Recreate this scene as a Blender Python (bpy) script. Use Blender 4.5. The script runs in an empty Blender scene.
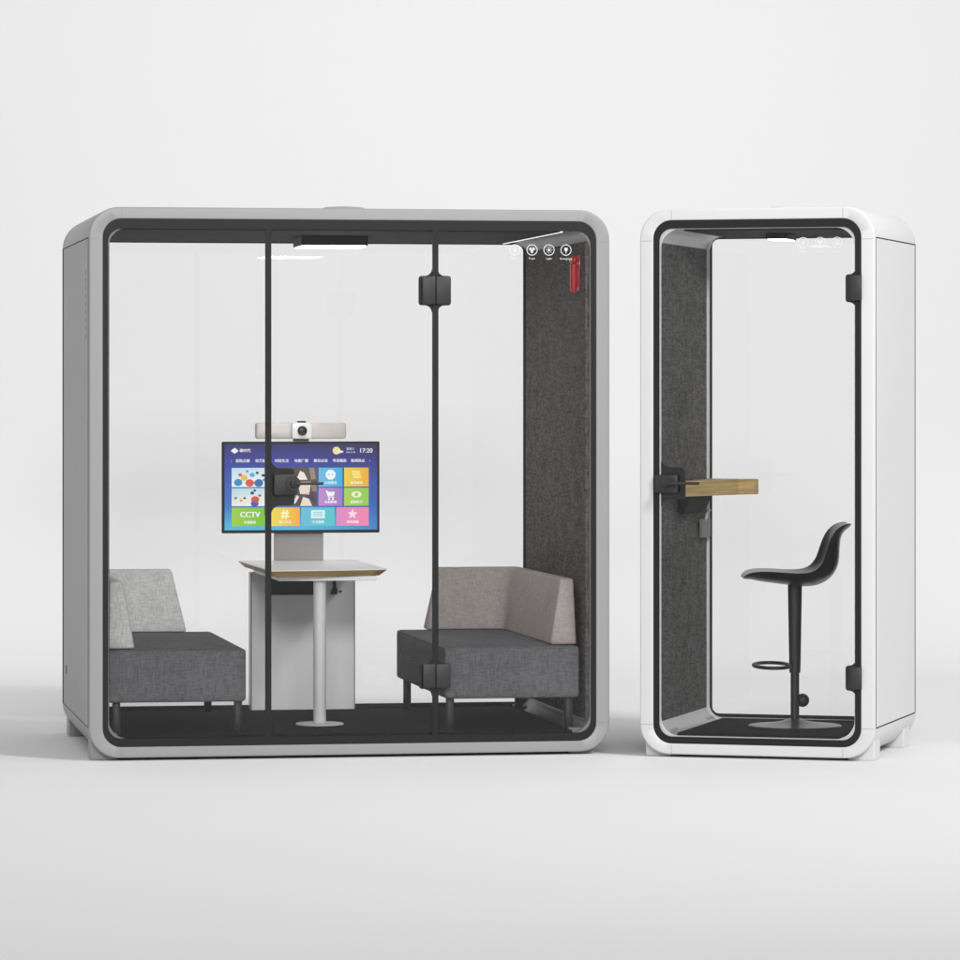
import bpy, bmesh, math, random
from mathutils import Vector, Matrix
random.seed(7)
S = bpy.context.scene
COL = S.collection
PI = math.pi
R = math.radians

# ------------------------------------------------------------------ camera
cam_d = bpy.data.cameras.new('camera')
cam = bpy.data.objects.new('camera', cam_d)
COL.objects.link(cam)
cam.location = (0, 0, 1.524)
cam.rotation_euler = (R(90), 0, 0)
cam_d.sensor_width = 36
cam_d.lens = 4294.5 / 960 * 36
cam_d.shift_y = -(480 - 393.8) / 960
cam_d.clip_start = 0.1
cam_d.clip_end = 200
S.camera = cam

# ------------------------------------------------------------------ world (even studio surround)
w = bpy.data.worlds.new('World')
S.world = w
w.use_nodes = True
WORLD = 0.68
w.node_tree.nodes['Background'].inputs[0].default_value = (0.995, 0.995, 1.0, 1)
w.node_tree.nodes['Background'].inputs[1].default_value = WORLD

# ------------------------------------------------------------------ lamps
def area(name, loc, target, size, power, size_y=None, col=(1, 1, 1), spread=180):
    d = bpy.data.lights.new(name, 'AREA')
    d.shape = 'RECTANGLE'; d.size = size; d.size_y = size_y or size
    d.energy = power; d.color = col; d.spread = R(spread)
    o = bpy.data.objects.new(name, d); COL.objects.link(o)
    o.location = loc
    o.rotation_euler = (Vector(target) - Vector(loc)).to_track_quat('-Z', 'Y').to_euler()
    return o
area('key_softbox', (7.8, 10.6, 9.6), (0.3, 18.8, 1.2), 2.0, 205, col=(1, 0.995, 0.985), spread=74)
area('front_softbox', (1.0, -4.0, 7.5), (0.0, 20.0, 1.8), 5.0, 190, 2.6, spread=60)
area('background_softbox', (0.0, 19.6, 6.6), (0.0, 25.5, 2.0), 9.0, 50, 1.0, spread=110)

S.view_settings.view_transform = 'Standard'
S.view_settings.look = 'None'
S.view_settings.exposure = 0
S.view_settings.gamma = 1
S.cycles.max_bounces = 10
S.cycles.transparent_max_bounces = 24
S.cycles.use_denoising = True
S.cycles.sample_clamp_indirect = 4

# ------------------------------------------------------------------ materials
def nt(name):
    m = bpy.data.materials.new(name); m.use_nodes = True
    return m, m.node_tree.nodes, m.node_tree.links, m.node_tree.nodes['Principled BSDF']

def noise_col(N, L, B, c, amt, scale, detail=6, rough=None, coord='Object'):
    tc = N.new('ShaderNodeTexCoord'); n = N.new('ShaderNodeTexNoise')
    n.inputs['Scale'].default_value = scale; n.inputs['Detail'].default_value = detail
    L.new(tc.outputs[coord], n.inputs['Vector'])
    mx = N.new('ShaderNodeMix'); mx.data_type = 'RGBA'
    mx.inputs[6].default_value = (*[v * (1 - amt) for v in c], 1)
    mx.inputs[7].default_value = (*[min(1, v * (1 + amt)) for v in c], 1)
    L.new(n.outputs[0], mx.inputs[0]); L.new(mx.outputs[2], B.inputs['Base Color'])
    return tc, n, mx

def paint(name, c, rough=0.45, amt=0.03, scale=9, bump=0.02, metal=0.0, spec=0.5, coat=0.0):
    m, N, L, B = nt(name)
    if isinstance(c, float): c = (c, c, c)
    tc, n, mx = noise_col(N, L, B, c, amt, scale)
    B.inputs['Metallic'].default_value = metal
    B.inputs['Specular IOR Level'].default_value = spec
    B.inputs['Coat Weight'].default_value = coat
    mr = N.new('ShaderNodeMapRange')
    mr.inputs['To Min'].default_value = rough * 0.88; mr.inputs['To Max'].default_value = rough * 1.12
    L.new(n.outputs[0], mr.inputs[0]); L.new(mr.outputs[0], B.inputs['Roughness'])
    n2 = N.new('ShaderNodeTexNoise'); n2.inputs['Scale'].default_value = 420
    L.new(tc.outputs['Object'], n2.inputs['Vector'])
    b = N.new('ShaderNodeBump'); b.inputs['Strength'].default_value = bump; b.inputs['Distance'].default_value = 0.002
    L.new(n2.outputs[0], b.inputs['Height']); L.new(b.outputs[0], B.inputs['Normal'])
    return m

def fabric(name, c, c2, weave=260, amt=0.5, bump=0.6, blot=3.0, rough=0.95):
    """woven melange: two thread directions of stretched noise plus broad blotches"""
    m, N, L, B = nt(name)
    tc = N.new('ShaderNodeTexCoord')
    outs = []
    for sc in ((weave * 0.16, weave * 0.16, weave), (weave, weave, weave * 0.16)):
        mp = N.new('ShaderNodeMapping'); mp.inputs['Scale'].default_value = sc
        L.new(tc.outputs['Object'], mp.inputs[0])
        n = N.new('ShaderNodeTexNoise'); n.inputs['Scale'].default_value = 1.0; n.inputs['Detail'].default_value = 3
        L.new(mp.outputs[0], n.inputs['Vector']); outs.append(n)
    ad = N.new('ShaderNodeMath'); ad.operation = 'ADD'
    L.new(outs[0].outputs[0], ad.inputs[0]); L.new(outs[1].outputs[0], ad.inputs[1])
    bl = N.new('ShaderNodeTexNoise'); bl.inputs['Scale'].default_value = blot; bl.inputs['Detail'].default_value = 8
    bl.inputs['Roughness'].default_value = 0.75
    L.new(tc.outputs['Object'], bl.inputs['Vector'])
    m2 = N.new('ShaderNodeMath'); m2.operation = 'MULTIPLY_ADD'
    L.new(bl.outputs[0], m2.inputs[0]); m2.inputs[1].default_value = 0.7; L.new(ad.outputs[0], m2.inputs[2])
    mr = N.new('ShaderNodeMapRange')
    mr.inputs['From Min'].default_value = 1.35 - 0.42 / max(amt, .05) * 0.5; mr.inputs['From Max'].default_value = 1.35 + 0.42 / max(amt, .05) * 0.5
    L.new(m2.outputs[0], mr.inputs[0])
    mx = N.new('ShaderNodeMix'); mx.data_type = 'RGBA'
    mx.inputs[6].default_value = (*c, 1); mx.inputs[7].default_value = (*c2, 1)
    L.new(mr.outputs[0], mx.inputs[0]); L.new(mx.outputs[2], B.inputs['Base Color'])
    B.inputs['Roughness'].default_value = rough
    B.inputs['Specular IOR Level'].default_value = 0.15
    B.inputs['Sheen Weight'].default_value = 0.0
    b = N.new('ShaderNodeBump'); b.inputs['Strength'].default_value = bump; b.inputs['Distance'].default_value = 0.002
    L.new(ad.outputs[0], b.inputs['Height']); L.new(b.outputs[0], B.inputs['Normal'])
    return m

def wood(name, c, c2):
    m, N, L, B = nt(name)
    tc = N.new('ShaderNodeTexCoord'); mp = N.new('ShaderNodeMapping')
    mp.inputs['Scale'].default_value = (3, 3, 75)
    L.new(tc.outputs['Object'], mp.inputs[0])
    n = N.new('ShaderNodeTexNoise'); n.inputs['Scale'].default_value = 1; n.inputs['Detail'].default_value = 5
    n.inputs['Distortion'].default_value = 0.3
    L.new(mp.outputs[0], n.inputs['Vector'])
    cr = N.new('ShaderNodeValToRGB')
    cr.color_ramp.elements[0].position = 0.35; cr.color_ramp.elements[0].color = (*c2, 1)
    cr.color_ramp.elements[1].position = 0.65; cr.color_ramp.elements[1].color = (*c, 1)
    L.new(n.outputs[0], cr.inputs[0]); L.new(cr.outputs[0], B.inputs['Base Color'])
    B.inputs['Roughness'].default_value = 0.5
    return m

def glass(name, tint, ior=1.32):
    m = bpy.data.materials.new(name); m.use_nodes = True
    N = m.node_tree.nodes; L = m.node_tree.links; N.clear()
    o = N.new('ShaderNodeOutputMaterial'); mix = N.new('ShaderNodeMixShader')
    t = N.new('ShaderNodeBsdfTransparent'); g = N.new('ShaderNodeBsdfGlossy'); f = N.new('ShaderNodeFresnel')
    t.inputs[0].default_value = (*tint, 1); g.inputs['Roughness'].default_value = 0.004
    f.inputs[0].default_value = ior
    L.new(f.outputs[0], mix.inputs[0]); L.new(t.outputs[0], mix.inputs[1]); L.new(g.outputs[0], mix.inputs[2])
    L.new(mix.outputs[0], o.inputs[0])
    return m

def lamp_mat(name, s, c=(1, 1, 1)):
    m, N, L, B = nt(name)
    B.inputs['Base Color'].default_value = (0.9, 0.9, 0.9, 1)
    B.inputs['Emission Color'].default_value = (*c, 1); B.inputs['Emission Strength'].default_value = s
    return m

M = {}
M['studio'] = paint('studio_paper', (0.70, 0.70, 0.703), 0.75, 0.008, 0.6, 0.01, spec=0.2)
M['grey'] = paint('grey_powder_coat', (0.28, 0.28, 0.283), 0.42, 0.02, 5, 0.05)
M['grey_side'] = paint('grey_side_panel_coat', (0.30, 0.30, 0.305), 0.5, 0.02, 5, 0.05)
M['white'] = paint('white_powder_coat', (0.60, 0.60, 0.607), 0.4, 0.012, 5, 0.04)
M['liner'] = paint('pale_aluminium_liner', (0.93, 0.93, 0.93), 0.38, 0.04, 14, 0.04)
M['liner_grey'] = paint('grey_aluminium_liner', 0.31, 0.4, 0.05, 14, 0.04)
M['black'] = paint('black_ceramic_border', 0.008, 0.5, 0.08, 12, 0.02, spec=0.3)
M['black2'] = paint('black_hardware', 0.018, 0.5, 0.12, 30, 0.05)
M['seam'] = paint('dark_seam', 0.02, 0.8)
M['joint'] = paint('joint_line', 0.22 , 0.6)
M['ceiling'] = paint('charcoal_ceiling_board', 0.013, 0.8, 0.15, 8, 0.1, spec=0.2)
M['carpet'] = fabric('charcoal_carpet', (0.004, 0.004, 0.0045), (0.014, 0.0135, 0.0145), 300, 0.6, 1.0, 6)
M['felt'] = fabric('charcoal_felt', (0.065, 0.058, 0.054), (0.18, 0.163, 0.154), 120, 1.0, 0.9, 8)
M['felt_neutral'] = fabric('grey_felt', (0.11, 0.108, 0.104), (0.27, 0.265, 0.255), 120, 1.0, 0.9, 8)
M['seat'] = fabric('grey_woven_upholstery', (0.102, 0.102, 0.108), (0.198, 0.197, 0.206), 170, 0.7, 0.8, 4)
M['back_l'] = fabric('pale_grey_woven_upholstery', (0.50, 0.50, 0.495), (0.76, 0.76, 0.75), 170, 0.7, 0.8, 4)
M['back_r'] = fabric('shaded_taupe_upholstery', (0.36, 0.325, 0.31), (0.52, 0.465, 0.44), 170, 0.7, 0.8, 4)  # taupe cloth, its darker tone includes the shade on the right backrest
M['wood'] = wood('oak_edge', (0.52, 0.36, 0.16), (0.38, 0.24, 0.09))
M['ply'] = wood('layered_ply_edge', (0.98, 0.74, 0.33), (0.66, 0.40, 0.13))
M['oaktop'] = wood('oak_top', (0.66, 0.54, 0.34), (0.58, 0.45, 0.26))
M['laminate'] = paint('white_laminate', (0.95, 0.925, 0.90), 0.35, 0.02, 8, 0.02)
M['table_metal'] = paint('light_grey_table_metal', (0.93, 0.93, 0.94), 0.4, 0.02, 8, 0.04)
M['post'] = paint('satin_silver_post', (0.78, 0.78, 0.78), 0.38, 0.03, 10, 0.03)
M['stand'] = paint('grey_stand_panel', (0.31, 0.30, 0.295), 0.45, 0.03, 10, 0.03)
M['leather'] = paint('black_shell_plastic', 0.018, 0.35, 0.15, 20, 0.08, coat=0.2)
M['red'] = paint('red_plastic', (0.52, 0.016, 0.024), 0.32, 0.05, 20, 0.02, coat=0.3)
M['silver'] = paint('silver_camera_housing', (0.76, 0.71, 0.675), 0.35, 0.10, 14, 0.03)
M['camwhite'] = paint('white_camera_centre', (0.95, 0.95, 0.93), 0.3)
M['base'] = paint('dark_grey_base_coat', 0.055, 0.32, 0.08, 20, 0.03)
M['lens'] = paint('black_lens', 0.01, 0.12, 0.05, 20, 0.0, coat=0.6)
M['socket'] = paint('grey_socket_plate', (0.20, 0.20, 0.195), 0.5, 0.25, 60, 0.3)
M['glass'] = glass('clear_glass_front', (0.988, 0.987, 0.987))
M['glass_back'] = glass('clear_glass_back', (0.988, 0.987, 0.987))
M['lamp'] = lamp_mat('lit_diffuser', 24)
M['lamp_small'] = lamp_mat('lit_diffuser_small', 5)
M['strip'] = lamp_mat('light_strip', 1.0)
M['icon'] = paint('white_glass_print', (0.64, 0.64, 0.64), 0.6)

def screen_mat():
    m, N, L, B = nt('lit_screen_picture')
    at = N.new('ShaderNodeAttribute'); at.attribute_name = 'Col'
    B.inputs['Base Color'].default_value = (0.01, 0.01, 0.01, 1)
    B.inputs['Roughness'].default_value = 0.3
    L.new(at.outputs['Color'], B.inputs['Emission Color'])
    B.inputs['Emission Strength'].default_value = 0.93
    return m
M['screen'] = screen_mat()

# ------------------------------------------------------------------ helpers
def link(name, bm, mats, parent=None, smooth=None):
    me = bpy.data.meshes.new(name); bm.to_mesh(me); bm.free()
    for mm in (mats if isinstance(mats, (list, tuple)) else [mats]): me.materials.append(mm)
    o = bpy.data.objects.new(name, me); COL.objects.link(o)
    if parent: o.parent = parent
    if smooth is not None:
        for p in me.polygons: p.use_smooth = True
        try: me.set_sharp_from_angle(angle=R(smooth))
        except Exception: pass
    return o

def thing(name, label, cat, loc=(0, 0, 0), rz=0, group=None):
    o = bpy.data.objects.new(name, None); COL.objects.link(o)
    o.empty_display_size = 0.1
    o.location = loc; o.rotation_euler = (0, 0, rz)
    o['label'] = label; o['category'] = cat
    if group: o['group'] = group
    return o

def NB(): return bmesh.new()

def box(bm, x0, x1, y0, y1, z0, z1, bev=0.0, seg=2, mi=0):
    b = bmesh.new()
    bmesh.ops.create_cube(b, size=1)
    for v in b.verts:
        v.co = Vector((x0 + (v.co.x + .5) * (x1 - x0), y0 + (v.co.y + .5) * (y1 - y0), z0 + (v.co.z + .5) * (z1 - z0)))
    if bev > 0:
        bmesh.ops.bevel(b, geom=b.edges[:], offset=bev, segments=seg, profile=0.5, affect='EDGES')
    merge(bm, b, mi)

def merge(bm, b, mi=0, mat=None):
    if mat is not None: bmesh.ops.transform(b, matrix=mat, verts=b.verts)
    mp = {}
    for v in b.verts: mp[v] = bm.verts.new(v.co)
    for f in b.faces:
        try:
            nf = bm.faces.new([mp[v] for v in f.verts]); nf.material_index = mi if mi else f.material_index
        except ValueError: pass
    b.free()

def tube(bm, pts, r, n=14, closed=False, caps=True, mi=0):
    pts = [Vector(p) for p in pts]; rings = []
    N = len(pts)
    rr = r if isinstance(r, (list, tuple)) else [r] * N
    up = None
    for i, p in enumerate(pts):
        a = pts[(i - 1) % N] if (closed or i > 0) else p
        c = pts[(i + 1) % N] if (closed or i < N - 1) else p
        t = (c - a).normalized()
        if up is None:
            up = Vector((0, 0, 1)) if abs(t.z) < .9 else Vector((1, 0, 0))
        s = t.cross(up).normalized(); u = s.cross(t).normalized(); up = u
        rings.append([bm.verts.new(p + rr[i] * (math.cos(2 * PI * k / n) * s + math.sin(2 * PI * k / n) * u)) for k in range(n)])
    for i in range(N if closed else N - 1):
        A, Bq = rings[i], rings[(i + 1) % N]
        for k in range(n):
            f = bm.faces.new((A[k], A[(k + 1) % n], Bq[(k + 1) % n], Bq[k])); f.material_index = mi
    if caps and not closed:
        bm.faces.new(rings[0][::-1]).material_index = mi; bm.faces.new(rings[-1]).material_index = mi

def lathe(bm, prof, c=(0, 0, 0), n=48, mi=0):
    rings = []
    for r, z in prof:
        rings.append([bm.verts.new((c[0] + r * math.cos(2 * PI * k / n), c[1] + r * math.sin(2 * PI * k / n), c[2] + z)) for k in range(n)])
    for A, Bq in zip(rings, rings[1:]):
        for k in range(n): bm.faces.new((A[k], A[(k + 1) % n], Bq[(k + 1) % n], Bq[k])).material_index = mi
    bm.faces.new(rings[0][::-1]).material_index = mi; bm.faces.new(rings[-1]).material_index = mi

def prism(bm, pts, y0, y1, mi=0, bev=0.0):
    """outline in x,z extruded along y"""
    b = bmesh.new()
    A = [b.verts.new((x, y0, z)) for x, z in pts]; B2 = [b.verts.new((x, y1, z)) for x, z in pts]
    b.faces.new(A); b.faces.new(B2[::-1])
    n = len(pts)
    for k in range(n): b.faces.new((A[k], B2[k], B2[(k + 1) % n], A[(k + 1) % n]))
    bmesh.ops.recalc_face_normals(b, faces=b.faces)
    if bev: bmesh.ops.bevel(b, geom=[e for e in b.edges if abs(e.verts[0].co.y - e.verts[1].co.y) < 1e-6], offset=bev, segments=2, affect='EDGES')
    merge(bm, b, mi)

def rr(x0, x1, z0, z1, r, n=10):
    out = []
    for cx, cz, a0 in ((x1 - r, z1 - r, 0), (x0 + r, z1 - r, 90), (x0 + r, z0 + r, 180), (x1 - r, z0 + r, 270)):
        for k in range(n + 1):
            a = R(a0 + 90 * k / n); out.append((cx + r * math.cos(a), cz + r * math.sin(a)))
    return out

def loft_loops(bm, loops, close=True):
    """loops: list of (outline, y); skinned one to the next, last to first"""
    V = [[bm.verts.new((x, y, z)) for x, z in ol] for ol, y in loops]
    n = len(V[0]); m = len(V)
    for i in range(m if close else m - 1):
        A, Bq = V[i], V[(i + 1) % m]
        for k in range(n): bm.faces.new((A[k], A[(k + 1) % n], Bq[(k + 1) % n], Bq[k]))
    bmesh.ops.recalc_face_normals(bm, faces=bm.faces)

def text_bm(body, size, thick=0.0, align='CENTER'):
    c = bpy.data.curves.new('t', 'FONT'); c.body = body; c.size = size
    c.align_x = align; c.align_y = 'CENTER'; c.extrude = thick; c.resolution_u = 3
    o = bpy.data.objects.new('t', c); COL.objects.link(o)
    dg = bpy.context.evaluated_depsgraph_get(); dg.update()
    me = bpy.data.meshes.new_from_object(o.evaluated_get(dg))
    b = bmesh.new(); b.from_mesh(me)
    bpy.data.objects.remove(o); bpy.data.curves.remove(c); bpy.data.meshes.remove(me)
    bmesh.ops.transform(b, matrix=Matrix.Rotation(R(90), 4, 'X'), verts=b.verts)
    return b

# ------------------------------------------------------------------ setting: seamless studio floor sweeping up into the wall
bm = NB()
prof = [(-6.0, 0.0), (10.0, 0.0), (17.0, 0.0), (23.0, 0.0)]
rad = 1.4
for k in range(1, 17):
    a = R(90 * k / 16); prof.append((23.0 + rad * math.sin(a), rad - rad * math.cos(a)))
prof += [(24.4, 4.0), (24.4, 8.5)]
xs = [-12, -4, 0, 4, 12]
g = [[bm.verts.new((x, y, z)) for x in xs] for y, z in prof]
for a, b in zip(g, g[1:]):
    for k in range(len(xs) - 1): bm.faces.new((a[k], a[k + 1], b[k + 1], b[k]))
o = link('floor', bm, M['studio'], smooth=40)
o['kind'] = 'structure'

# ------------------------------------------------------------------ pods
H = 2.3
ZB = 0.012

def plate_outline(cx, cz, a, b, m, f=0.03, r=0.012, left=True, right=True):
    """patch plate astride a joint of half width m, flaring into it with concave fillets"""
    def side(s):
        p = []
        for k in range(7):
            t = R(90 * k / 6)
            p.append((cx + s * (m + f - f * math.cos(t)), cz + b + f - f * math.sin(t)))
        for k in range(5):
            t = R(90 * k / 4)
            p.append((cx + s * (a - r + r * math.sin(t)), cz + b - r + r * math.cos(t)))
        for k in range(5):
            t = R(90 * k / 4)
            p.append((cx + s * (a - r + r * math.cos(t)), cz - b + r - r * math.sin(t)))
        for k in range(7):
            t = R(90 - 90 * k / 6)
            p.append((cx + s * (m + f - f * math.cos(t)), cz - b - f + f * math.sin(t)))
        return p
    out = []
    out += side(1) if right else [(cx + m, cz + b + f), (cx + m, cz - b - f)]
    out += side(-1)[::-1] if left else [(cx - m, cz - b - f), (cx - m, cz + b + f)]
    return out

def pod_shell(root, W, D, body_mat, side_mat, rear_gap, liner, bi, lip, zb, zt, vent, vent_mat, light_ring):
    # shell: rounded tube with softly rounded front and rear rims
    bm = NB()
    bv = 0.007
    ro = 0.125
    loops = []
    for k in range(5):
        t = R(90 * k / 4); ins = bv * (1 - math.sin(t)); yy = bv * (1 - math.cos(t))
        loops.append((rr(ins, W - ins, ZB + ins, H - ins, ro - ins), yy))
    for k in range(5):
        t = R(90 - 90 * k / 4); ins = bv * (1 - math.sin(t)); yy = D - bv * (1 - math.cos(t))
        loops.append((rr(ins, W - ins, ZB + ins, H - ins, ro - ins), yy))
    loops.append((rr(.057, W - .057, .057, 2.2525, .078), D))
    loops.append((rr(.057, W - .057, .057, 2.2525, .078), 0.002))
    loops.append((rr(.0545, W - .0545, .0545, 2.255, .079), 0.0))
    loft_loops(bm, loops)
    shell = link('shell', bm, body_mat, root, smooth=35)
    # hairline joints of the corner castings on the front rim
    js = []
    for x in (0.135, W - 0.135): js += [(x, x + 0.0015, 2.256, H - 0.004), (x, x + 0.0015, ZB + 0.004, 0.053)]
    for z in (0.135, H - 0.135): js += [(0.004, 0.0535, z, z + 0.0015), (W - 0.0535, W - 0.004, z, z + 0.0015)]
    for a, b, c, d in js:
        bm = NB(); box(bm, a, b, -0.0004, 0.004, c, d)
        link('corner_joint', bm, M['joint'], shell)
    # liner
    bm = NB()
    li = rr(.081, W - .081, .09, 2.214, .085); lf = rr(lip, W - lip, .0895, 2.2145, .080); lo = rr(.0568, W - .0568, .0568, 2.2527, .078)
    loft_loops(bm, [(lo, 0.0150), (lf, 0.0150), (lf, 0.022), (li, 0.023), (li, D - 0.06), (lo, D - 0.06)])
    link('liner', bm, liner, root, smooth=35)
    # side cladding with dark shadow gap
    z0, z1 = 0.141, 2.169
    for s in (0, 1):
        def X(a, b): return (W - b, W - a) if s else (a, b)
        bm = NB(); x0, x1 = X(-0.0012, 0.004)
        box(bm, x0, x1, 0.028, D - 0.012, z0 - 0.006, z1 + 0.006)
        link('shadow_gap', bm, M['seam'], root)
        bm = NB(); x0, x1 = X(-0.004, 0.003)
        box(bm, x0, x1, 0.033, D - 0.012 - rear_gap, z0, z1, 0.0015, 1)
        sp = link('side_panel', bm, side_mat, root)
        if s == 0:
            bm = NB()
            for k in range(9):      # stamped characters down the front edge of the panel
                zc = 2.03 - k * 0.033
                box(bm, -0.0047, -0.003, 0.095, 0.103, zc - 0.011, zc + 0.009)
            link('stamped_mark', bm, M['seam'], sp)
            bm = NB()
            tube(bm, [(-0.006, D - 0.30, 0.303), (0.0, D - 0.30, 0.303)], 0.02, 20)
            link('cable_port', bm, M['black2'], sp)
    # feet
    for fx in (0.012, W - 0.122 if light_ring else W - 0.165):
        for fy in (0.055, D - 0.22):
            b = NB()
            box(b, fx, fx + 0.11, fy, fy + 0.13, 0.0, 0.11, 0.003, 1)
            link('foot', b, body_mat, root)
    # roof vent
    bm = NB()
    cx = W * 0.53; 
    lathe(bm, [(0.10 * vent[0], 0.0), (0.10 * vent[0], vent[1] * 0.7), (0.085 * vent[0], vent[1] * 0.9), (0.02, vent[1])], (cx, D * 0.48, H - 0.001), 32)
    link('roof_vent', bm, vent_mat, root, smooth=35)
    # wall felt, ceiling board, carpet
    for s in (0, 1):
        fx = 0.099 if (s and not light_ring) else 0.0865
        x0, x1 = (W - fx, W - 0.0812) if s else (0.0812, fx)
        bm = NB(); box(bm, x0, x1, 0.03 if light_ring else 0.0235, D - 0.082, 0.145, 2.168, 0.003, 1)
        link('felt_panel', bm, M['felt_neutral'] if light_ring else M['felt'], root)
    bm = NB(); cx0 = 0.155 if light_ring else 0.115
    box(bm, cx0, W - 0.155, 0.0235, D - 0.075, 0.0885, 0.102, 0.003, 1)
    link('carpet', bm, M['carpet'], root)
    # rear glass with printed border
    yb = D - 0.072
    bm = NB()
    ai = 0.098 if light_ring else 0.0815
    a = rr(ai, W - ai, .0905, 2.2135, .06); b2 = rr(.108, W - .108, .120, 2.203, .03)
    loft_loops(bm, [(a, yb), (b2, yb), (b2, yb + .006), (a, yb + .006)])
    link('rear_border', bm, M['black'], root)
    if light_ring:
        bm = NB()
        a = rr(.0815, W - .0815, .0905, 2.2135, .083); b2 = rr(.098, W - .098, .1045, 2.2115, .055)
        loft_loops(bm, [(a, yb - .008), (b2, yb - .008), (b2, yb - .001), (a, yb - .001)])
        link('rear_frame', bm, liner, root)
    bm = NB(); box(bm, 0.09, W - 0.09, yb + 0.0075, yb + 0.0145, 0.093, 2.211)
    link('rear_glass', bm, M['glass_back'], root)
    # front printed border
    bm = NB()
    a = rr(.0575, W - .0575, .0575, 2.2520, .0775); b2 = rr(bi, W - bi, zb, zt, .055)
    loft_loops(bm, [(a, 0.003), (b2, 0.003), (b2, 0.0045), (a, 0.0045)])
    link('front_border', bm, M['black'], root)
    return shell

def pane(name, x0, x1, root, z0=.0595, z1=2.250, r=.0, rl=False, rrt=False):
    """8 mm glass sheet, optionally rounded at its outer corners"""
    pts = []
    q = 0.074
    def corner(cx, cz, a0): return [(cx + q * math.cos(R(a0 + 15 * k)), cz + q * math.sin(R(a0 + 15 * k))) for k in range(7)]
    pts += corner(x1 - q, z1 - q, 0) if rrt else [(x1, z1)]
    pts += corner(x0 + q, z1 - q, 90) if rl else [(x0, z1)]
    pts += corner(x0 + q, z0 + q, 180) if rl else [(x0, z0)]
    pts += corner(x1 - q, z0 + q, 270) if rrt else [(x1, z0)]
    bm = NB(); prism(bm, pts, 0.0055, 0.0125)
    return link(name, bm, M['glass'], root)

def lever(parent, x, z, L, ysurf=-0.018):
    bm = NB()
    lathe_y = lambda r, y0, y1: tube(bm, [(x, y0, z), (x, y1, z)], r, 28)
    lathe_y(0.030, ysurf - 0.006, ysurf + 0.001); lathe_y(0.013, ysurf - 0.045, ysurf - 0.005)
    link('rosette', bm, M['black2'], parent, smooth=40)
    bm = NB()
    pts = [(x, ysurf - 0.040, z), (x + 0.012, ysurf - 0.046, z)] + [(x + 0.012 + (L - 0.012) * k / 6, ysurf - 0.047, z) for k in range(1, 7)]
    tube(bm, pts, [0.009] * 2 + [0.0060] * 6, 12)
    link('lever', bm, M['black2'], parent, smooth=50)

def icon_row(root, xs, z, words, r=0.0235):
    for i, x in enumerate(xs):
        bm = NB()
        n = 40
        y = 0.0022
        ring = []
        for rad2 in (r, r * 0.87):
            ring.append([bm.verts.new((x + rad2 * math.cos(2 * PI * k / n), y, z + rad2 * math.sin(2 * PI * k / n))) for k in range(n)])
        for k in range(n): bm.faces.new((ring[0][k], ring[0][(k + 1) % n], ring[1][(k + 1) % n], ring[1][k]))
        def poly(pts): bm.faces.new([bm.verts.new((x + px * r, y, z + pz * r)) for px, pz in pts])
        def disc(cx, cz, rd, m=14): poly([(cx + rd * math.cos(2 * PI * k / m), cz + rd * math.sin(2 * PI * k / m)) for k in range(m)])
        if i == 0:          # seated figure
            disc(0, 0.36, 0.15); poly([(-.22, .15), (.22, .15), (.16, -.45), (-.16, -.45)])
        elif i == 1:        # fan: three blades
            for a in (90 + 60, 30, 270):
                ca, sa = math.cos(R(a)), math.sin(R(a))
                disc(ca * .33, sa * .33, .24)
            disc(0, 0, .12)
        elif i == 2:        # lamp: sun with rays
            disc(0, 0, .24)
            for k in range(8):
                a = R(45 * k); a1, a2 = a - .12, a + .12
                poly([(.36 * math.cos(a1), .36 * math.sin(a1)), (.6 * math.cos(a1 + .04), .6 * math.sin(a1 + .04)), (.6 * math.cos(a2 - .04), .6 * math.sin(a2 - .04)), (.36 * math.cos(a2), .36 * math.sin(a2))])
        else:               # plug
            poly([(-.30, .42), (.30, .42), (.30, .0), (.12, -.25), (-.12, -.25), (-.30, 0)])
            poly([(-.06, -.25), (.06, -.25), (.06, -.6), (-.06, -.6)])
        t = text_bm(words[i], 0.0125)
        bmesh.ops.transform(t, matrix=Matrix.Translation((x, y, z - r - 0.013)), verts=t.verts)
        merge(bm, t)
        link('printed_icon', bm, M['icon'], root)

def hinge(root, cx, cz, a, b, m, left=True, right=True, xsplit=None):
    bm = NB()
    prism(bm, plate_outline(cx, cz, a, b, m, left=left, right=right), 0.0142, 0.030, bev=0.002)
    o = link('hinge', bm, M['black'], root, smooth=40)
    bm = NB()
    x0 = cx - (a - 0.012 if left else m); x1 = cx + (a - 0.006 if right else m + .004)
    if left and right:
        box(bm, x0, cx - 0.001, -0.012, 0.0052, cz - b + 0.004, cz + b - 0.002, 0.004)
        box(bm, cx + 0.001, x1, -0.012, 0.0052, cz - b + 0.004, cz + b - 0.002, 0.004)
    else:
        box(bm, cx - a * 0.62, x1, -0.014, 0.0052, cz - b + 0.006, cz + b - 0.004, 0.004)
    link('clamp_plate', bm, M['black2'], o, smooth=40)
    return o

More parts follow.
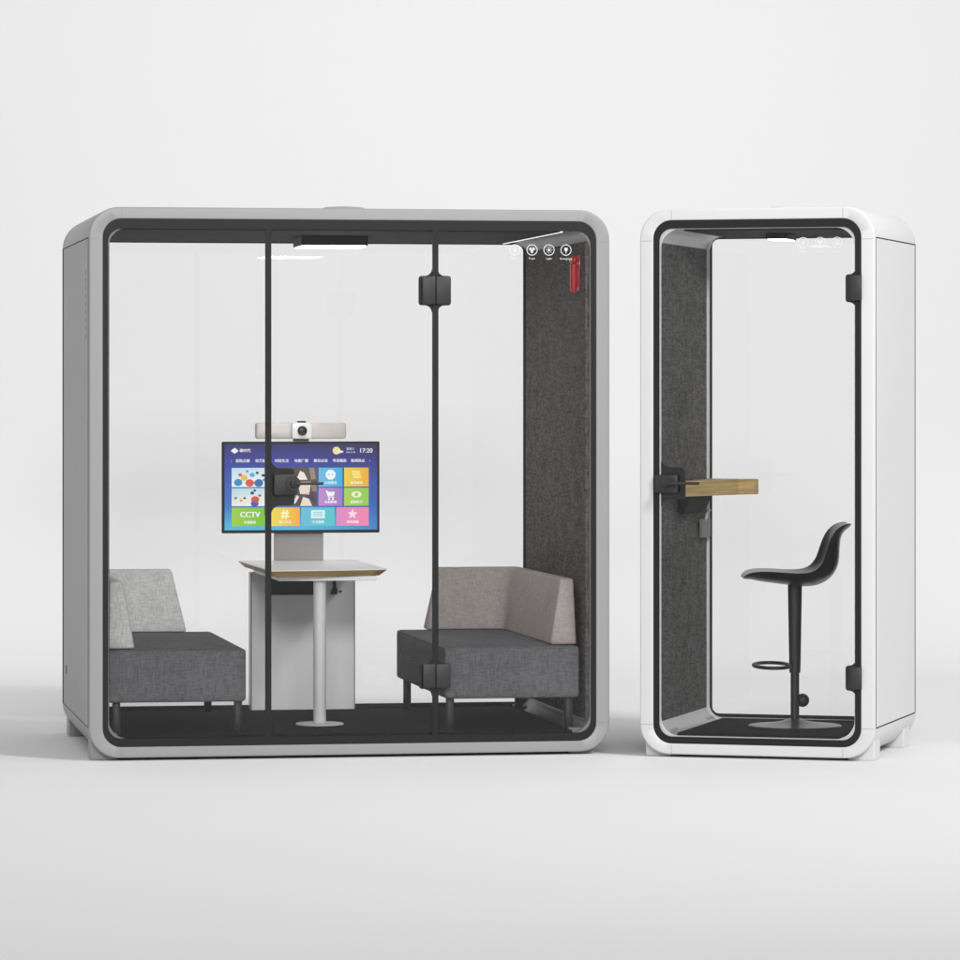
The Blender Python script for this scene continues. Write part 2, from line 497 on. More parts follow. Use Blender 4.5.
# ---- the large pod
LX, LY, LT = -1.621, 17.801, 0.168
W1, D1 = 2.2, 1.532
pod = thing('office_pod', 'wide grey glass-fronted meeting pod with two sofas inside', 'office pod', (LX, LY, 0), LT)
pod_shell(pod, W1, D1, M['grey'], M['grey_side'], 0.115, M['liner_grey'], 0.0800, 0.0830, 0.0925, 2.2105, (1.0, 0.041), M['stand'], False)
def in_pod(x, y, z, T=(LX, LY, LT)):
    c, s = math.cos(T[2]), math.sin(T[2])
    return (T[0] + x * c - y * s, T[1] + x * s + y * c, z)
bm = NB(); box(bm, 0.118, 1.992, 0.02, D1 - 0.075, 2.2075, 2.2125)
link('ceiling_board', bm, M['ceiling'], pod)
bm = NB(); box(bm, 1.9925, 2.003, 0.02, D1 - 0.09, 2.206, 2.2105)
link('light_strip', bm, M['strip'], pod)
pane('glass_pane', 0.0595, 0.7475, pod, rl=True)
pane('glass_pane', 1.4565, W1 - 0.0595, pod, rrt=True)
door = pane('glass_door', 0.7495, 1.4535, pod)
for a, b in ((0.736, 0.761), (1.4425, 1.4675)):
    bm = NB(); box(bm, a, b, 0.0018, 0.0150, 0.0885, 2.2165)
    link('joint_strip', bm, M['black'], pod)
hinge(pod, 1.4545, 1.958, 0.0685, 0.062, 0.012)
hinge(pod, 1.4545, 0.337, 0.0665, 0.054, 0.012)
# lock and lever of the door
bm = NB()
prism(bm, plate_outline(0.7485, 1.135, 0.112, 0.078, 0.013, 0.04, 0.02, left=False), 0.0160, 0.030, bev=0.002)
lk = link('handle', bm, M['black'], door, smooth=40)
bm = NB(); box(bm, 0.768, 0.864, -0.018, 0.0054, 1.100, 1.190, 0.008, 3)
link('lock_case', bm, M['black2'], lk, smooth=40)
lever(lk, 0.850, 1.150, 0.120)
icon_row(pod, [1.794, 1.867, 1.940, 2.013], 2.131, ['Person', 'Fresh', 'Light', 'Energizing'])

# ceiling lamp
lt = thing('ceiling_lamp', 'black box lamp with lit underside on ceiling of the wide pod', 'ceiling lamp', in_pod(1.11, 0.75, 2.2075), LT)
bm = NB(); box(bm, -0.145, 0.145, -0.15, 0.15, -0.042, -0.0003, 0.004, 1)
link('housing', bm, M['black'], lt)
bm = NB(); box(bm, -0.135, 0.135, -0.14, 0.14, -0.046, -0.0415)
link('diffuser', bm, M['lamp'], lt)

# emergency hammer
hm = thing('emergency_hammer', 'red emergency hammer in its holder high on the charcoal felt wall', 'hammer', in_pod(W1 - 0.1, 0.155, 1.964), LT)
bm = NB(); box(bm, -0.006, -0.0005, -0.024, 0.024, 0.0, 0.150, 0.002)
link('holder', bm, M['red'], hm, smooth=40)
bm = NB(); tube(bm, [(-0.024, 0, -0.006), (-0.024, 0, 0.02), (-0.024, 0, 0.07), (-0.024, 0, 0.112)], [0.013, 0.0175, 0.0165, 0.0175], 14)
link('handle', bm, M['red'], hm, smooth=50)
bm = NB(); tube(bm, [(-0.024, -0.030, 0.130), (-0.024, -0.018, 0.130), (-0.024, 0.018, 0.130), (-0.024, 0.030, 0.130)], [0.006, 0.0175, 0.0175, 0.006], 14)
link('hammer_head', bm, M['red'], hm, smooth=50)

# ---- sofas
def soften(b, off, seg=3):
    bmesh.ops.recalc_face_normals(b, faces=b.faces)
    bmesh.ops.bevel(b, geom=b.edges[:], offset=off, segments=seg, profile=0.5, affect='EDGES')

def sofa(name, label, mirror, backmat):
    rt = thing(name, label, 'sofa', in_pod(1.79 if not mirror else 0.375, 0.75, 0.102), LT, 'corner sofas facing the meeting table')
    ox, oy, oz = (1.79, 0.75, 0.102)
    sx = -1 if mirror else 1
    T = Matrix.Scale(sx, 4, (1, 0, 0)) @ Matrix.Translation((-ox, -oy, -oz))
    def fin(nm, bm, mat, par, smooth=50):
        bmesh.ops.transform(bm, matrix=T, verts=bm.verts)
        bmesh.ops.recalc_face_normals(bm, faces=bm.faces)
        return link(nm, bm, mat, par, smooth=smooth)
    # seat with slightly crowned faces
    b = NB(); bmesh.ops.create_cube(b, size=1)
    bmesh.ops.subdivide_edges(b, edges=b.edges[:], cuts=7, use_grid_fill=True)
    x0, x1, y0, y1, z0, z1 = 1.503, 2.083, 0.058, 1.438, 0.236, 0.455
    for v in b.verts:
        u = v.co * 2
        f = lambda a, bb: (1 - a ** 4) * (1 - bb ** 4)
        co = Vector((x0 + (v.co.x + .5) * (x1 - x0), y0 + (v.co.y + .5) * (y1 - y0), z0 + (v.co.z + .5) * (z1 - z0)))
        if u.z > .99: co.z += 0.006 * f(u.x, u.y)
        if u.y < -.99: co.y -= 0.006 * f(u.x, u.z)
        if u.x < -.99: co.x -= 0.006 * f(u.y, u.z)
        v.co = co
    ed = [e for e in b.edges if len(e.link_faces) == 2 and e.calc_face_angle(0) > R(60)]
    bmesh.ops.bevel(b, geom=ed, offset=0.017, segments=4, profile=0.5, affect='EDGES')
    st = fin('seat', b, M['seat'], rt)
    # piping round the top edge of the front face
    b = NB()
    zt = z1 - 0.006
    tube(b, [(x0 - .001 + .012, y0 + .004, zt), (x1 - .014, y0 + .004, zt)], 0.0028, 8)
    tube(b, [(x0 + .004, y0 + .012, zt), (x0 + .004, y1 - .014, zt)], 0.0028, 8)
    fin('piping', b, M['seat'], st)
    # L shaped wedge backrest
    b = NB()
    def st4(bi, bo, ti, to):
        return [b.verts.new((*bi, 0.4585)), b.verts.new((*bo, 0.4585)), b.verts.new((*to, 0.738)), b.verts.new((*ti, 0.738))]
    A = st4((1.625, 1.335), (1.625, 1.438), (1.688, 1.392), (1.688, 1.438))
    arc = []
    for q in range(9):
        a = R(90 - 90 * q / 8); rq = 0.10
        ci = (1.965 - rq, 1.335 - rq); ct = (2.012 - rq, 1.392 - rq)
        co = (2.079 - .05, 1.438 - .05); cp = (2.070 - .05, 1.438 - .05)
        arc.append(st4((ci[0] + rq * math.cos(a), ci[1] + rq * math.sin(a)), (co[0] + .05 * math.cos(a), co[1] + .05 * math.sin(a)),
                       (ct[0] + rq * math.cos(a), ct[1] + rq * math.sin(a)), (cp[0] + .05 * math.cos(a), cp[1] + .05 * math.sin(a))))
    C = st4((1.965, 0.105), (2.079, 0.105), (2.012, 0.128), (2.070, 0.128))
    chain = [A] + arc + [C]
    for P, Q in zip(chain, chain[1:]):
        for k in range(4): b.faces.new((P[k], P[(k + 1) % 4], Q[(k + 1) % 4], Q[k]))
    b.faces.new(A); b.faces.new(C[::-1])
    bmesh.ops.recalc_face_normals(b, faces=b.faces)
    bmesh.ops.bevel(b, geom=[e for e in b.edges if e.calc_face_angle(0) > R(40)], offset=0.011, segments=3, profile=0.5, affect='EDGES')
    fin('backrest', b, backmat, rt)
    for lx in (1.533, 2.043):
        for ly in (0.105, 1.31):
            b = NB(); box(b, lx - 0.016, lx + 0.016, ly - 0.016, ly + 0.016, 0.1025, 0.238, 0.003, 1)
            fin('leg', b, M['black2'], rt)
    return rt
sofa('corner_sofa', 'grey corner sofa with pale light grey backrest, left of the white table', True, M['back_l'])
sofa('corner_sofa', 'grey corner sofa with shade-toned taupe backrest beside charcoal felt wall', False, M['back_r'])

# ---- meeting table
tb = thing('meeting_table', 'white meeting table with oak edge, round post and rear cabinet panel', 'table', in_pod(1.06, 0.9, 0.102), LT)
def loc(bm, ox=1.06, oy=0.9, oz=0.102): bmesh.ops.translate(bm, verts=bm.verts, vec=(-ox, -oy, -oz)); return bm
def outline_top(ins):
    P = [(0.785 + ins, 1.452), (0.80 + ins, 0.335 + ins)]
    P += [(1.24, 0.415 + ins)]
    for k in range(5):
        t = R(-75 + 75 * k / 4); P.append((1.285 - ins + 0.035 * math.cos(t), 0.475 + ins + 0.035 * math.sin(t)))
    P += [(1.32 - ins, 1.452)]
    return P
bm = NB()
rings = []
for ins, z in ((0.030, 0.742), (0.0015, 0.7665), (0.0, 0.768), (0.002, 0.7715)):
    rings.append([bm.verts.new((x, y, z)) for x, y in outline_top(ins)])
n = len(rings[0])
for i in range(3):
    for k in range(n):
        f = bm.faces.new((rings[i][k], rings[i][(k + 1) % n], rings[i + 1][(k + 1) % n], rings[i + 1][k])); f.material_index = 0 if i < 2 else 1
bm.faces.new(rings[0][::-1]).material_index = 0; bm.faces.new(rings[3]).material_index = 1
bmesh.ops.recalc_face_normals(bm, faces=bm.faces)
link('tabletop', loc(bm), [M['wood'], M['laminate']], tb)
bm = NB(); box(bm, 0.845, 1.27, 0.44, 1.38, 0.722, 0.7415, 0.002, 1)
link('support_frame', loc(bm), M['table_metal'], tb)
bm = NB(); tube(bm, [(1.03, 0.50, 0.106), (1.03, 0.50, 0.7215)], 0.0275, 32)
link('post', loc(bm), M['post'], tb, smooth=40)
bm = NB(); lathe(bm, [(0.104, 0.0), (0.104, 0.004), (0.098, 0.007), (0.028, 0.008)], (1.03, 0.50, 0.1025), 48)
link('base_plate', loc(bm), M['post'], tb, smooth=30)
bm = NB(); box(bm, 0.832, 1.302, 1.36, 1.452, 0.1025, 0.7215, 0.002, 1)
cab = link('cabinet', loc(bm), M['table_metal'], tb)
for a, b in ((0.8305, 0.836), (1.2985, 1.3035)):
    bm = NB(); box(bm, a, b, 1.3585, 1.37, 0.104, 0.72)
    link('edge_trim', loc(bm), M['stand'], cab)
bm = NB(); box(bm, 0.86, 1.088, 0.96, 1.09, 0.638, 0.7215, 0.003, 1)
link('cable_tray', loc(bm), M['black2'], tb)
bm = NB(); prism(bm, [(1.190, 0.700), (1.222, 0.700), (1.214, 0.676), (1.214, 0.655), (1.222, 0.640), (1.218, 0.622), (1.192, 0.620), (1.196, 0.640), (1.204, 0.660), (1.198, 0.680)], 1.335, 1.3592)
link('cable_clip', loc(bm), M['black2'], tb)
bm = NB(); tube(bm, [(1.237, 1.352, 0.634), (1.237, 1.3595, 0.634)], 0.005, 12)
link('screw', loc(bm), M['black2'], tb)

# ---- monitor
mx0, mx1, mz0, mz1, my = 0.701, 1.414, 0.898, 1.309, 1.352
tv = thing('monitor', 'wide flat screen showing a blue menu of coloured tiles', 'screen', in_pod(1.0575, 1.38, 0.772), LT)
def tl(bm): return loc(bm, 1.0575, 1.38, 0.772)
bm = NB(); box(bm, mx0, mx1, my, my + 0.028, mz0, mz1, 0.003, 1)
link('frame', tl(bm), M['black'], tv)
bm = NB(); box(bm, 0.940, 1.162, 1.381, 1.402, 0.7735, 0.93, 0.002, 1); box(bm, 0.99, 1.11, 1.3805, 1.42, 0.93, 1.2, 0.002, 1)
link('stand_panel', tl(bm), M['stand'], tv)

# screen content: vertex-coloured quads and letters a hair above one another
sx0, sx1, sz0, sz1 = mx0 + 0.011, mx1 - 0.011, mz0 + 0.014, mz1 - 0.009
bm = NB(); cl = bm.loops.layers.float_color.new('Col')
def lin(c): return tuple(((v / 255) / 12.92 if v / 255 <= .04045 else ((v / 255 + .055) / 1.055) ** 2.4) for v in c)
lay = [0]
def pxz(px, py):
    """photo pixel on the screen -> panel coordinates"""
    return mx0 + (px - 222.0) / 158.0 * (mx1 - mx0), mz1 - (py - 442.0) / 91.0 * (mz1 - mz0)
def fill(f, cols):
    for i, l in enumerate(f.loops): l[cl] = (*lin(cols[i % len(cols)]), 1)
def quad(x0, x1, z0, z1, d, c00, c10=None, c11=None, c01=None):
    y = my - 0.0004 - d * 0.0004
    f = bm.faces.new([bm.verts.new(p) for p in ((x0, y, z0), (x1, y, z0), (x1, y, z1), (x0, y, z1))])
    fill(f, [c00, c10 or c00, c11 or c10 or c00, c01 or c00])
def pq(a, b, c, d, lyr, *cols):   # photo pixels: left, top, right, bottom
    x0, z1 = pxz(a, b); x1, z0 = pxz(c, d); quad(x0, x1, z0, z1, lyr, *cols)
def pdisc(px, py, r, lyr, col, sq=1.0, n=14, rot=0, arc=None):
    x, z = pxz(px, py); s = (mx1 - mx0) / 158.0; y = my - 0.0004 - lyr * 0.0004
    f = bm.faces.new([bm.verts.new((x + r * s * math.cos(2 * PI * k / n + rot), y, z + r * sq * s * math.sin(2 * PI * k / n + rot))) for k in range(n)])
    fill(f, [col])
def ppoly(pts, lyr, col):
    y = my - 0.0004 - lyr * 0.0004
    f = bm.faces.new([bm.verts.new((pxz(*p)[0], y, pxz(*p)[1])) for p in pts]); fill(f, [col])
def ptext(s, px, py, size_px, lyr, col=(255, 255, 255), bold=0):
    k = (mx1 - mx0) / 158.0
    t = text_bm(s, size_px * k)
    x, z = pxz(px, py)
    for q in range(bold + 1):
        mp = {}
        for v in t.verts: mp[v] = bm.verts.new((x + v.co.x + q * 0.18 * k, my - 0.0004 - (lyr + q) * 0.0004, z + v.co.z))
        for f in t.faces:
            nf = bm.faces.new([mp[v] for v in f.verts]); fill(nf, [col])
    t.free()
# blue ground in four bands
zs = [sz1, sz1 - 0.075, sz1 - 0.16, sz1 - 0.28, sz0]
cs = [((32, 30, 92), (20, 20, 66)), ((46, 52, 150), (34, 38, 126)), ((40, 84, 176), (40, 72, 164)), ((44, 112, 196), (36, 92, 182)), ((74, 190, 226), (56, 130, 200))]
for i in range(4):
    quad(sx0, (sx0 + sx1) / 2, zs[i + 1], zs[i], 0, cs[i + 1][0], cs[i + 1][0], cs[i][0], cs[i][0])
    quad((sx0 + sx1) / 2, sx1, zs[i + 1], zs[i], 0, cs[i + 1][0], cs[i + 1][1], cs[i][1], cs[i][0])
Wt = (250, 250, 255)
ppoly([(230.5, 451), (234.5, 448), (238.5, 451), (234.5, 454)], 3, Wt)
ptext('歌时代', 244.8, 451, 3.7, 3, Wt, 1)
pdisc(336.5, 451, 3.9, 3, (240, 232, 150)); ppoly([(339, 450), (343.5, 451.6), (343, 453), (337, 454)], 4, (240, 240, 220))
ptext('星期六', 350.5, 449.4, 2.7, 3, Wt); ptext('2018-12-08', 350.8, 452.7, 2.0, 3, Wt)
ptext('17:20', 366, 451.2, 6.2, 3, Wt, 1)
ptext('‹', 231, 461, 5, 3, (150, 180, 240)); ptext('›', 370, 461, 5, 3, (150, 180, 240))
for s, px in (('影院点播', 242.5), ('综艺娱乐', 262), ('时尚生活', 281.5), ('电视广播', 301), ('健身运动', 320.5), ('粤语频道', 339.5), ('新闻热点', 358)):
    ptext(s, px, 461.2, 3.5, 3, Wt, 1)
# picture tiles (generic coloured shapes)
pq(231.5, 468, 268, 487, 1, (238, 246, 250), (246, 250, 250), (206, 232, 240), (188, 226, 242))
for px, py, r, c in ((238, 482.5, 4.2, (30, 140, 190)), (244, 478, 3.4, (240, 190, 60)), (249.5, 483, 4.4, (226, 80, 50)), (258.5, 483, 4.6, (40, 110, 170)), (240, 475, 2, (220, 90, 90)), (252, 475, 2.6, (90, 170, 220)), (257, 473, 1.6, (50, 60, 90)), (263, 475.5, 1.7, (30, 40, 60)), (247, 471.5, 1.4, (90, 130, 200)), (254, 479.5, 2, (250, 246, 240)), (264, 480, 1.6, (70, 150, 200))):
    pdisc(px, py, r, 2, c, 0.85)
pq(231.5, 488.2, 268, 506, 1, (246, 240, 214), (252, 250, 244), (196, 228, 238), (170, 220, 232))
for px, py, r, c in ((254.5, 503.5, 4, (40, 90, 170)), (255, 499.5, 4.2, (216, 80, 60)), (252, 493, 2, (40, 56, 120)), (254.5, 490.5, 1.5, (50, 60, 110)), (235.5, 498, 1.6, (110, 130, 160)), (244.5, 498, 1.3, (40, 40, 70)), (241, 500.5, 1.6, (226, 150, 120)), (259.5, 495.5, 1.6, (170, 80, 60)), (248, 496.5, 1.2, (240, 240, 250))):
    pdisc(px, py, r, 2, c, 0.8)
pq(269, 468, 317.4, 506, 1, (62, 48, 46), (80, 66, 62), (96, 80, 72), (46, 38, 38))
for pts, c in ((((296, 480), (300, 471), (304, 473), (307.5, 480)), (246, 236, 226)), (((297, 482), (311, 482), (309, 495), (300, 494)), (236, 220, 204)), (((289, 500), (294, 493), (299, 497), (295, 504)), (240, 232, 230)), (((300, 506), (303, 497), (309, 499), (312, 506)), (238, 226, 204)), (((303, 494), (312, 492), (316, 503), (309, 499)), (54, 44, 88)), (((309, 468), (314, 468), (316, 479), (311, 480)), (150, 134, 124)), (((311, 484), (316.5, 483), (316.5, 492), (312, 491)), (146, 124, 110)), (((290, 494), (298, 484), (299, 490), (295, 499)), (22, 26, 44))):
    ppoly(pts, 2, c)
ppoly([(278, 468), (292, 468), (288, 478), (276, 480)], 2, (92, 84, 60))
# app tiles
def app(a, b, c, d, cL, cR, icon, word):
    pq(a, b, c, d, 1, cL, cR, cR, cL)
    mxp, h = (a + c) / 2, d - b
    icon(mxp, b + h * 0.37, h * 0.22)
    ptext(word, mxp, b + h * 0.80, 3.1, 4, Wt, 1)
W2 = (250, 252, 252)
def ic_face(x, y, r): pdisc(x, y, r * 1.25, 3, W2, 1, 8, PI / 8); pdisc(x - r * .45, y - .3, r * .18, 4, (90, 180, 220)); pdisc(x + r * .45, y - .3, r * .18, 4, (90, 180, 220))
def ic_books(x, y, r):
    for k in (-1, 0, 1): ppoly([(x - r + .6 * k, y + k * r * .62 - r * .25), (x + r + .6 * k, y + k * r * .62 - r * .25), (x + r + .6 * k, y + k * r * .62 + r * .22), (x - r + .6 * k, y + k * r * .62 + r * .22)], 3, (255, 236, 140))
def ic_cart(x, y, r):
    ppoly([(x - r * 1.3, y - r), (x - r * .8, y - r), (x - r * .3, y + r * .5), (x - r * .7, y + r * .5)], 3, W2)
    ppoly([(x - r * .8, y - r * .7), (x + r * 1.1, y - r * .7), (x + r * .8, y + r * .35), (x - r * .4, y + r * .35)], 4, W2)
    ppoly([(x - r * .7, y + r * .5), (x + r * .9, y + r * .5), (x + r * .9, y + r * .75), (x - r * .7, y + r * .75)], 3, W2)
    pdisc(x - r * .4, y + r * 1.15, r * .27, 3, W2); pdisc(x + r * .6, y + r * 1.15, r * .27, 3, W2)
def ic_eye(x, y, r): pdisc(x, y, r * 1.3, 3, (238, 250, 214), .62); pdisc(x, y, r * .45, 4, (160, 205, 80))
def ic_cctv(x, y, r): ptext('CCTV', x, y + .3, 7.6, 3, W2, 3)
def ic_hash(x, y, r):
    for k in (-.55, .25): ppoly([(x + r * (k + .05), y - r * 1.1), (x + r * (k + .5), y - r * 1.1), (x + r * (k + .2), y + r * 1.1), (x + r * (k - .25), y + r * 1.1)], 3, (255, 250, 190))
    for k in (-.5, .3): pq(x - r, y + r * k, x + r, y + r * (k + .4), 4, (255, 250, 190))
def ic_card(x, y, r):
    pq(x - r * 1.7, y - r, x + r * 1.7, y + r, 3, (226, 250, 250))
    for k in range(3): pq(x - r * 1.2, y - r * .6 + k * r * .45, x + r * 1.2, y - r * .42 + k * r * .45, 4, (110, 200, 214))
def ic_star(x, y, r): ppoly([(x + (r * 1.35 if k % 2 == 0 else r * .6) * math.sin(k * PI / 5), y - (r * 1.35 if k % 2 == 0 else r * .6) * math.cos(k * PI / 5)) for k in range(10)], 3, (255, 220, 236))
app(318.6, 468, 342.6, 487, (108, 190, 224), (52, 176, 228), ic_face, '在线教育')
app(344.2, 468, 369, 487, (238, 214, 50), (242, 176, 36), ic_books, '图书阅读')
app(318.6, 488.2, 342.6, 506, (196, 140, 212), (158, 120, 196), ic_cart, '电视购物')
app(344.2, 488.2, 369, 506, (172, 214, 84), (146, 208, 74), ic_eye, '健康医疗')
app(231.5, 507.5, 267.6, 526, (160, 208, 60), (110, 196, 50), ic_cctv, '央视频道')
app(270, 507.5, 299.6, 526, (240, 226, 76), (248, 174, 54), ic_hash, '热门节目')
app(301, 507.5, 334.8, 526, (100, 192, 220), (80, 200, 210), ic_card, '生活缴费')
app(336.4, 507.5, 369, 526, (222, 142, 200), (250, 132, 176), ic_star, '我的收藏')
bmesh.ops.translate(bm, verts=bm.verts, vec=(-1.0575, -1.38, -0.772))
link('screen', bm, M['screen'], tv)

# ---- conference camera bar on top of the monitor
cb = thing('conference_camera', 'silver bar camera with round black lens on top of the screen', 'camera', in_pod(1.0575, 1.36, 1.310), LT)
bm = NB()
ol = rr(-0.204, 0.204, 0.012, 0.084, 0.012, 5)
A = []
for yy, ins in ((0.018, 0.006), (0.012, 0.0), (-0.030, 0.0), (-0.036, 0.005)):
    A.append([bm.verts.new((x * (1 - ins / 0.2), yy + 0.55 * x * x, 0.048 + (z - 0.048) * (1 - ins / 0.036))) for x, z in rr(-0.204, 0.204, 0.012, 0.084, 0.012, 5)])
for P, Q in zip(A, A[1:]):
    for k in range(len(P)): bm.faces.new((P[k], P[(k + 1) % len(P)], Q[(k + 1) % len(P)], Q[k]))
bm.faces.new(A[0]); bm.faces.new(A[-1][::-1])
bmesh.ops.recalc_face_normals(bm, faces=bm.faces)
link('housing', bm, M['silver'], cb, smooth=50)
bm = NB(); box(bm, -0.046, 0.046, -0.046, 0.01, 0.0115, 0.0845, 0.006, 3)
link('centre_panel', bm, M['camwhite'], cb, smooth=40)
bm = NB(); tube(bm, [(0, -0.056, 0.048), (0, -0.0535, 0.048), (0, -0.044, 0.048)], [0.019, 0.0215, 0.0215], 32)
link('lens', bm, M['lens'], cb, smooth=50)
bm = NB(); box(bm, -0.017, 0.020, -0.030, 0.01, 0.0845, 0.092, 0.002, 1); 
link('top_tab', bm, M['black2'], cb)
bm = NB(); box(bm, -0.033, 0.033, -0.030, 0.03, 0.0002, 0.0118, 0.002, 1)
link('clamp', bm, M['black2'], cb)

# ---- the small pod
RX, RY, RT = 0.672, 18.048, -0.278
W2_, D2 = 1.0, 0.96
TR = (RX, RY, RT)
rp = thing('office_pod', 'narrow white glass-door phone pod with one bar stool inside', 'office pod', (RX, RY, 0), RT)
pod_shell(rp, W2_, D2, M['white'], M['white'], 0.034, M['liner'], 0.0835, 0.0875, 0.0865, 2.2175, (0.75, 0.027), M['white'], True)
bm = NB(); box(bm, 0.185, 0.992 - 0.15, 0.02, D2 - 0.075, 2.2075, 2.2125)
link('ceiling_board', bm, M['ceiling'], rp)
dr = pane('glass_door', 0.0595, W2_ - 0.0595, rp, rl=True, rrt=True)
hinge(rp, 0.930, 1.962, 0.056, 0.058, 0.012, right=False)
hinge(rp, 0.930, 0.344, 0.056, 0.052, 0.012, right=False)
bm = NB()
prism(bm, plate_outline(0.073, 1.148, 0.118, 0.068, 0.013, 0.04, 0.022, left=False), 0.0160, 0.030, bev=0.002)
lk = link('handle', bm, M['black'], dr, smooth=40)
bm = NB(); box(bm, 0.066, 0.166, -0.018, 0.0054, 1.108, 1.184, 0.006, 3)
link('lock_case', bm, M['black2'], lk, smooth=40)
lever(lk, 0.128, 1.150, 0.142)
icon_row(rp, [0.698, 0.770, 0.841], 2.152, ['Person', 'Fresh', 'Light'])

lt2 = thing('ceiling_lamp', 'small black lamp with lit underside on ceiling of the narrow pod', 'ceiling lamp', in_pod(0.503, 0.48, 2.2075, TR), RT)
bm = NB(); box(bm, -0.048, 0.048, -0.10, 0.10, -0.024, -0.0003, 0.003, 1)
link('housing', bm, M['black'], lt2)
bm = NB(); box(bm, -0.040, 0.040, -0.09, 0.09, -0.027, -0.0235)
link('diffuser', bm, M['lamp_small'], lt2)

# wall shelf
sh = thing('wall_shelf', 'thick layered-wood shelf fixed to the felt wall of the narrow pod', 'shelf', in_pod(0.1, 0.6, 1.086, TR), RT)
SO = [(0.1005, 0.882), (0.1005, 0.262)]
for k in range(5):
    t = k / 4; SO.append((0.125 + 0.14 * t, 0.268 + 0.44 * t))
for k in range(7):
    t = R(-25 + 115 * k / 6); SO.append((0.262 + 0.07 * math.cos(t), 0.81 + 0.07 * math.sin(t)))
bm = NB()
rg = []
for ins, z in ((0.004, 0.0), (0.0, 0.004), (0.0, 0.062), (0.004, 0.066)):
    cxx, cyy = 0.17, 0.66
    rg.append([bm.verts.new((x + (cxx - x) * ins * 4 * (x > .11) - 0.1, y + (cyy - y) * ins * 3 - 0.6, z)) for x, y in SO])
n = len(SO)
for i in range(3):
    for k in range(n): bm.faces.new((rg[i][k], rg[i][(k + 1) % n], rg[i + 1][(k + 1) % n], rg[i + 1][k]))
bm.faces.new(rg[0][::-1]); f = bm.faces.new(rg[3]); f.material_index = 1
bmesh.ops.recalc_face_normals(bm, faces=bm.faces)
link('board', bm, [M['ply'], M['oaktop']], sh)
bm = NB(); prism(bm, [(0.0006, -0.002), (0.045, -0.002), (0.045, -0.012), (0.02, -0.070), (0.0006, -0.078)], -0.30, 0.10)
link('bracket', bm, M['ceiling'], sh)

# socket plate under the shelf
sk = thing('wall_socket', 'small grey socket plate on felt wall under the wooden shelf', 'socket', in_pod(0.1, 0.76, 0.90, TR), RT)
bm = NB(); box(bm, 0.0005, 0.012, -0.085, 0.085, -0.003, 0.078, 0.002, 1)
link('plate', bm, M['socket'], sk)
bm = NB(); tube(bm, [(0.008, 0.0, 0.07), (0.012, 0.01, 0.10), (0.02, 0.03, 0.115), (0.015, 0.0, 0.14), (0.012, -0.01, 0.18)], 0.005, 10)
link('cable', bm, M['liner'], sk, smooth=60)

# ---- bar stool (in its own frame facing the shelf; +x is the back)
sr = thing('bar_stool', 'black shell-seat bar stool on a round base in the narrow pod', 'bar stool', in_pod(0.568, 0.46, 0.1025, TR), 0)
bm = NB(); lathe(bm, [(0.197, 0.0), (0.200, 0.004), (0.196, 0.008), (0.12, 0.014), (0.055, 0.025), (0.03, 0.035)], (0, 0, 0.0), 64)
link('base', bm, M['base'], sr, smooth=25)
bm = NB(); tube(bm, [(0, 0, 0.03), (0, 0, 0.25)], 0.0185, 28)
link('inner_column', bm, M['black2'], sr, smooth=40)
bm = NB(); tube(bm, [(0, 0, 0.232), (0, 0, 0.26), (0, 0, 0.58), (0, 0, 0.625)], [0.0235, 0.0245, 0.0300, 0.0305], 28)
link('column', bm, M['black2'], sr, smooth=40)
bm = NB()
cxr = -0.098
pts = [(cxr + 0.078 * math.cos(2 * PI * k / 32), 0.19 * math.sin(2 * PI * k / 32), 0.262) for k in range(32)]
tube(bm, pts, 0.0078, 10, closed=True)
link('footring', bm, M['black2'], sr, smooth=60)
bm = NB()
bmesh.ops.create_uvsphere(bm, u_segments=24, v_segments=16, radius=0.029)
bmesh.ops.translate(bm, verts=bm.verts, vec=(0.034, 0.02, 0.112))
link('knob', bm, M['black2'], sr, smooth=80)
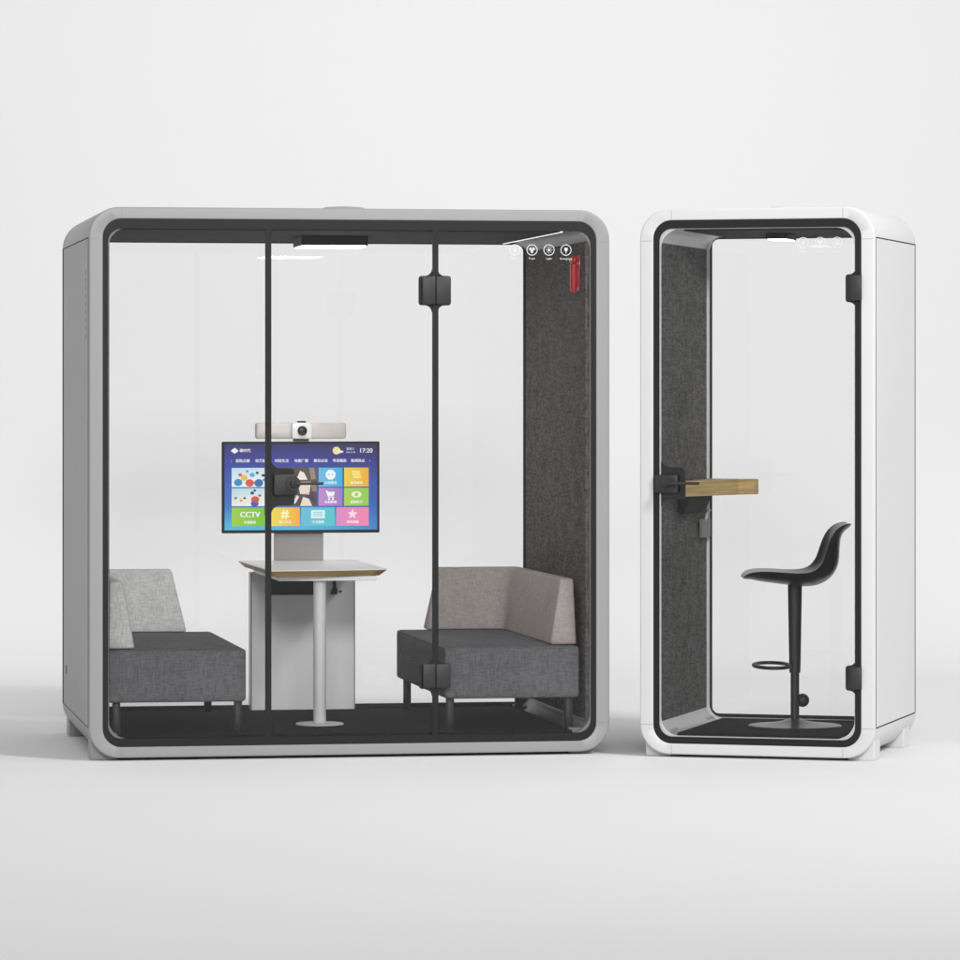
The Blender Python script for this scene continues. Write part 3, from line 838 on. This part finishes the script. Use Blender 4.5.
# seat shell: centre-line profile, cross width, side lift
prof = [(-0.228, 0.640), (-0.205, 0.661), (-0.15, 0.664), (-0.08, 0.657), (0.0, 0.645), (0.065, 0.640), (0.115, 0.656), (0.146, 0.700), (0.161, 0.755), (0.172, 0.808), (0.191, 0.850), (0.232, 0.870)]
wid = [0.10, 0.155, 0.185, 0.20, 0.21, 0.212, 0.208, 0.200, 0.190, 0.180, 0.165, 0.135]
lift = [0.0, 0.004, 0.008, 0.012, 0.018, 0.030, 0.044, 0.044, 0.043, 0.036, 0.022, 0.005]
NV = 20
bm = NB(); top = []; bot = []
NP = len(prof)
for i, ((px, pz), wd, lf) in enumerate(zip(prof, wid, lift)):
    a = prof[max(0, i - 1)]; c = prof[min(NP - 1, i + 1)]
    t = Vector((c[0] - a[0], 0, c[1] - a[1])).normalized(); nn = Vector((-t.z, 0, t.x))
    th = 0.040 if 2 <= i <= 7 else (0.026 if i in (1, 8) else (0.012 if i in (0, 11) else 0.016))
    rt_, rb_ = [], []
    for k in range(NV + 1):
        u = -1 + 2 * k / NV
        e = max(0.0, 1 - abs(u) ** 3.5)
        base = Vector((px, wd * u, pz)) + nn * (lf * abs(u) ** 2.4 - 0.0)
        rt_.append(bm.verts.new(base + nn * (0.003 * e)))
        rb_.append(bm.verts.new(base - nn * (0.003 + th * e)))
    top.append(rt_); bot.append(rb_)
for i in range(NP - 1):
    for k in range(NV):
        bm.faces.new((top[i][k], top[i + 1][k], top[i + 1][k + 1], top[i][k + 1]))
        bm.faces.new((bot[i][k], bot[i][k + 1], bot[i + 1][k + 1], bot[i + 1][k]))
    bm.faces.new((top[i][0], bot[i][0], bot[i + 1][0], top[i + 1][0])); bm.faces.new((top[i][NV], top[i + 1][NV], bot[i + 1][NV], bot[i][NV]))
for k in range(NV):
    bm.faces.new((top[0][k], top[0][k + 1], bot[0][k + 1], bot[0][k])); bm.faces.new((top[-1][k], bot[-1][k], bot[-1][k + 1], top[-1][k + 1]))
bmesh.ops.recalc_face_normals(bm, faces=bm.faces)
so = link('seat_shell', bm, M['leather'], sr, smooth=75)
md = so.modifiers.new('sub', 'SUBSURF'); md.levels = 1; md.render_levels = 2
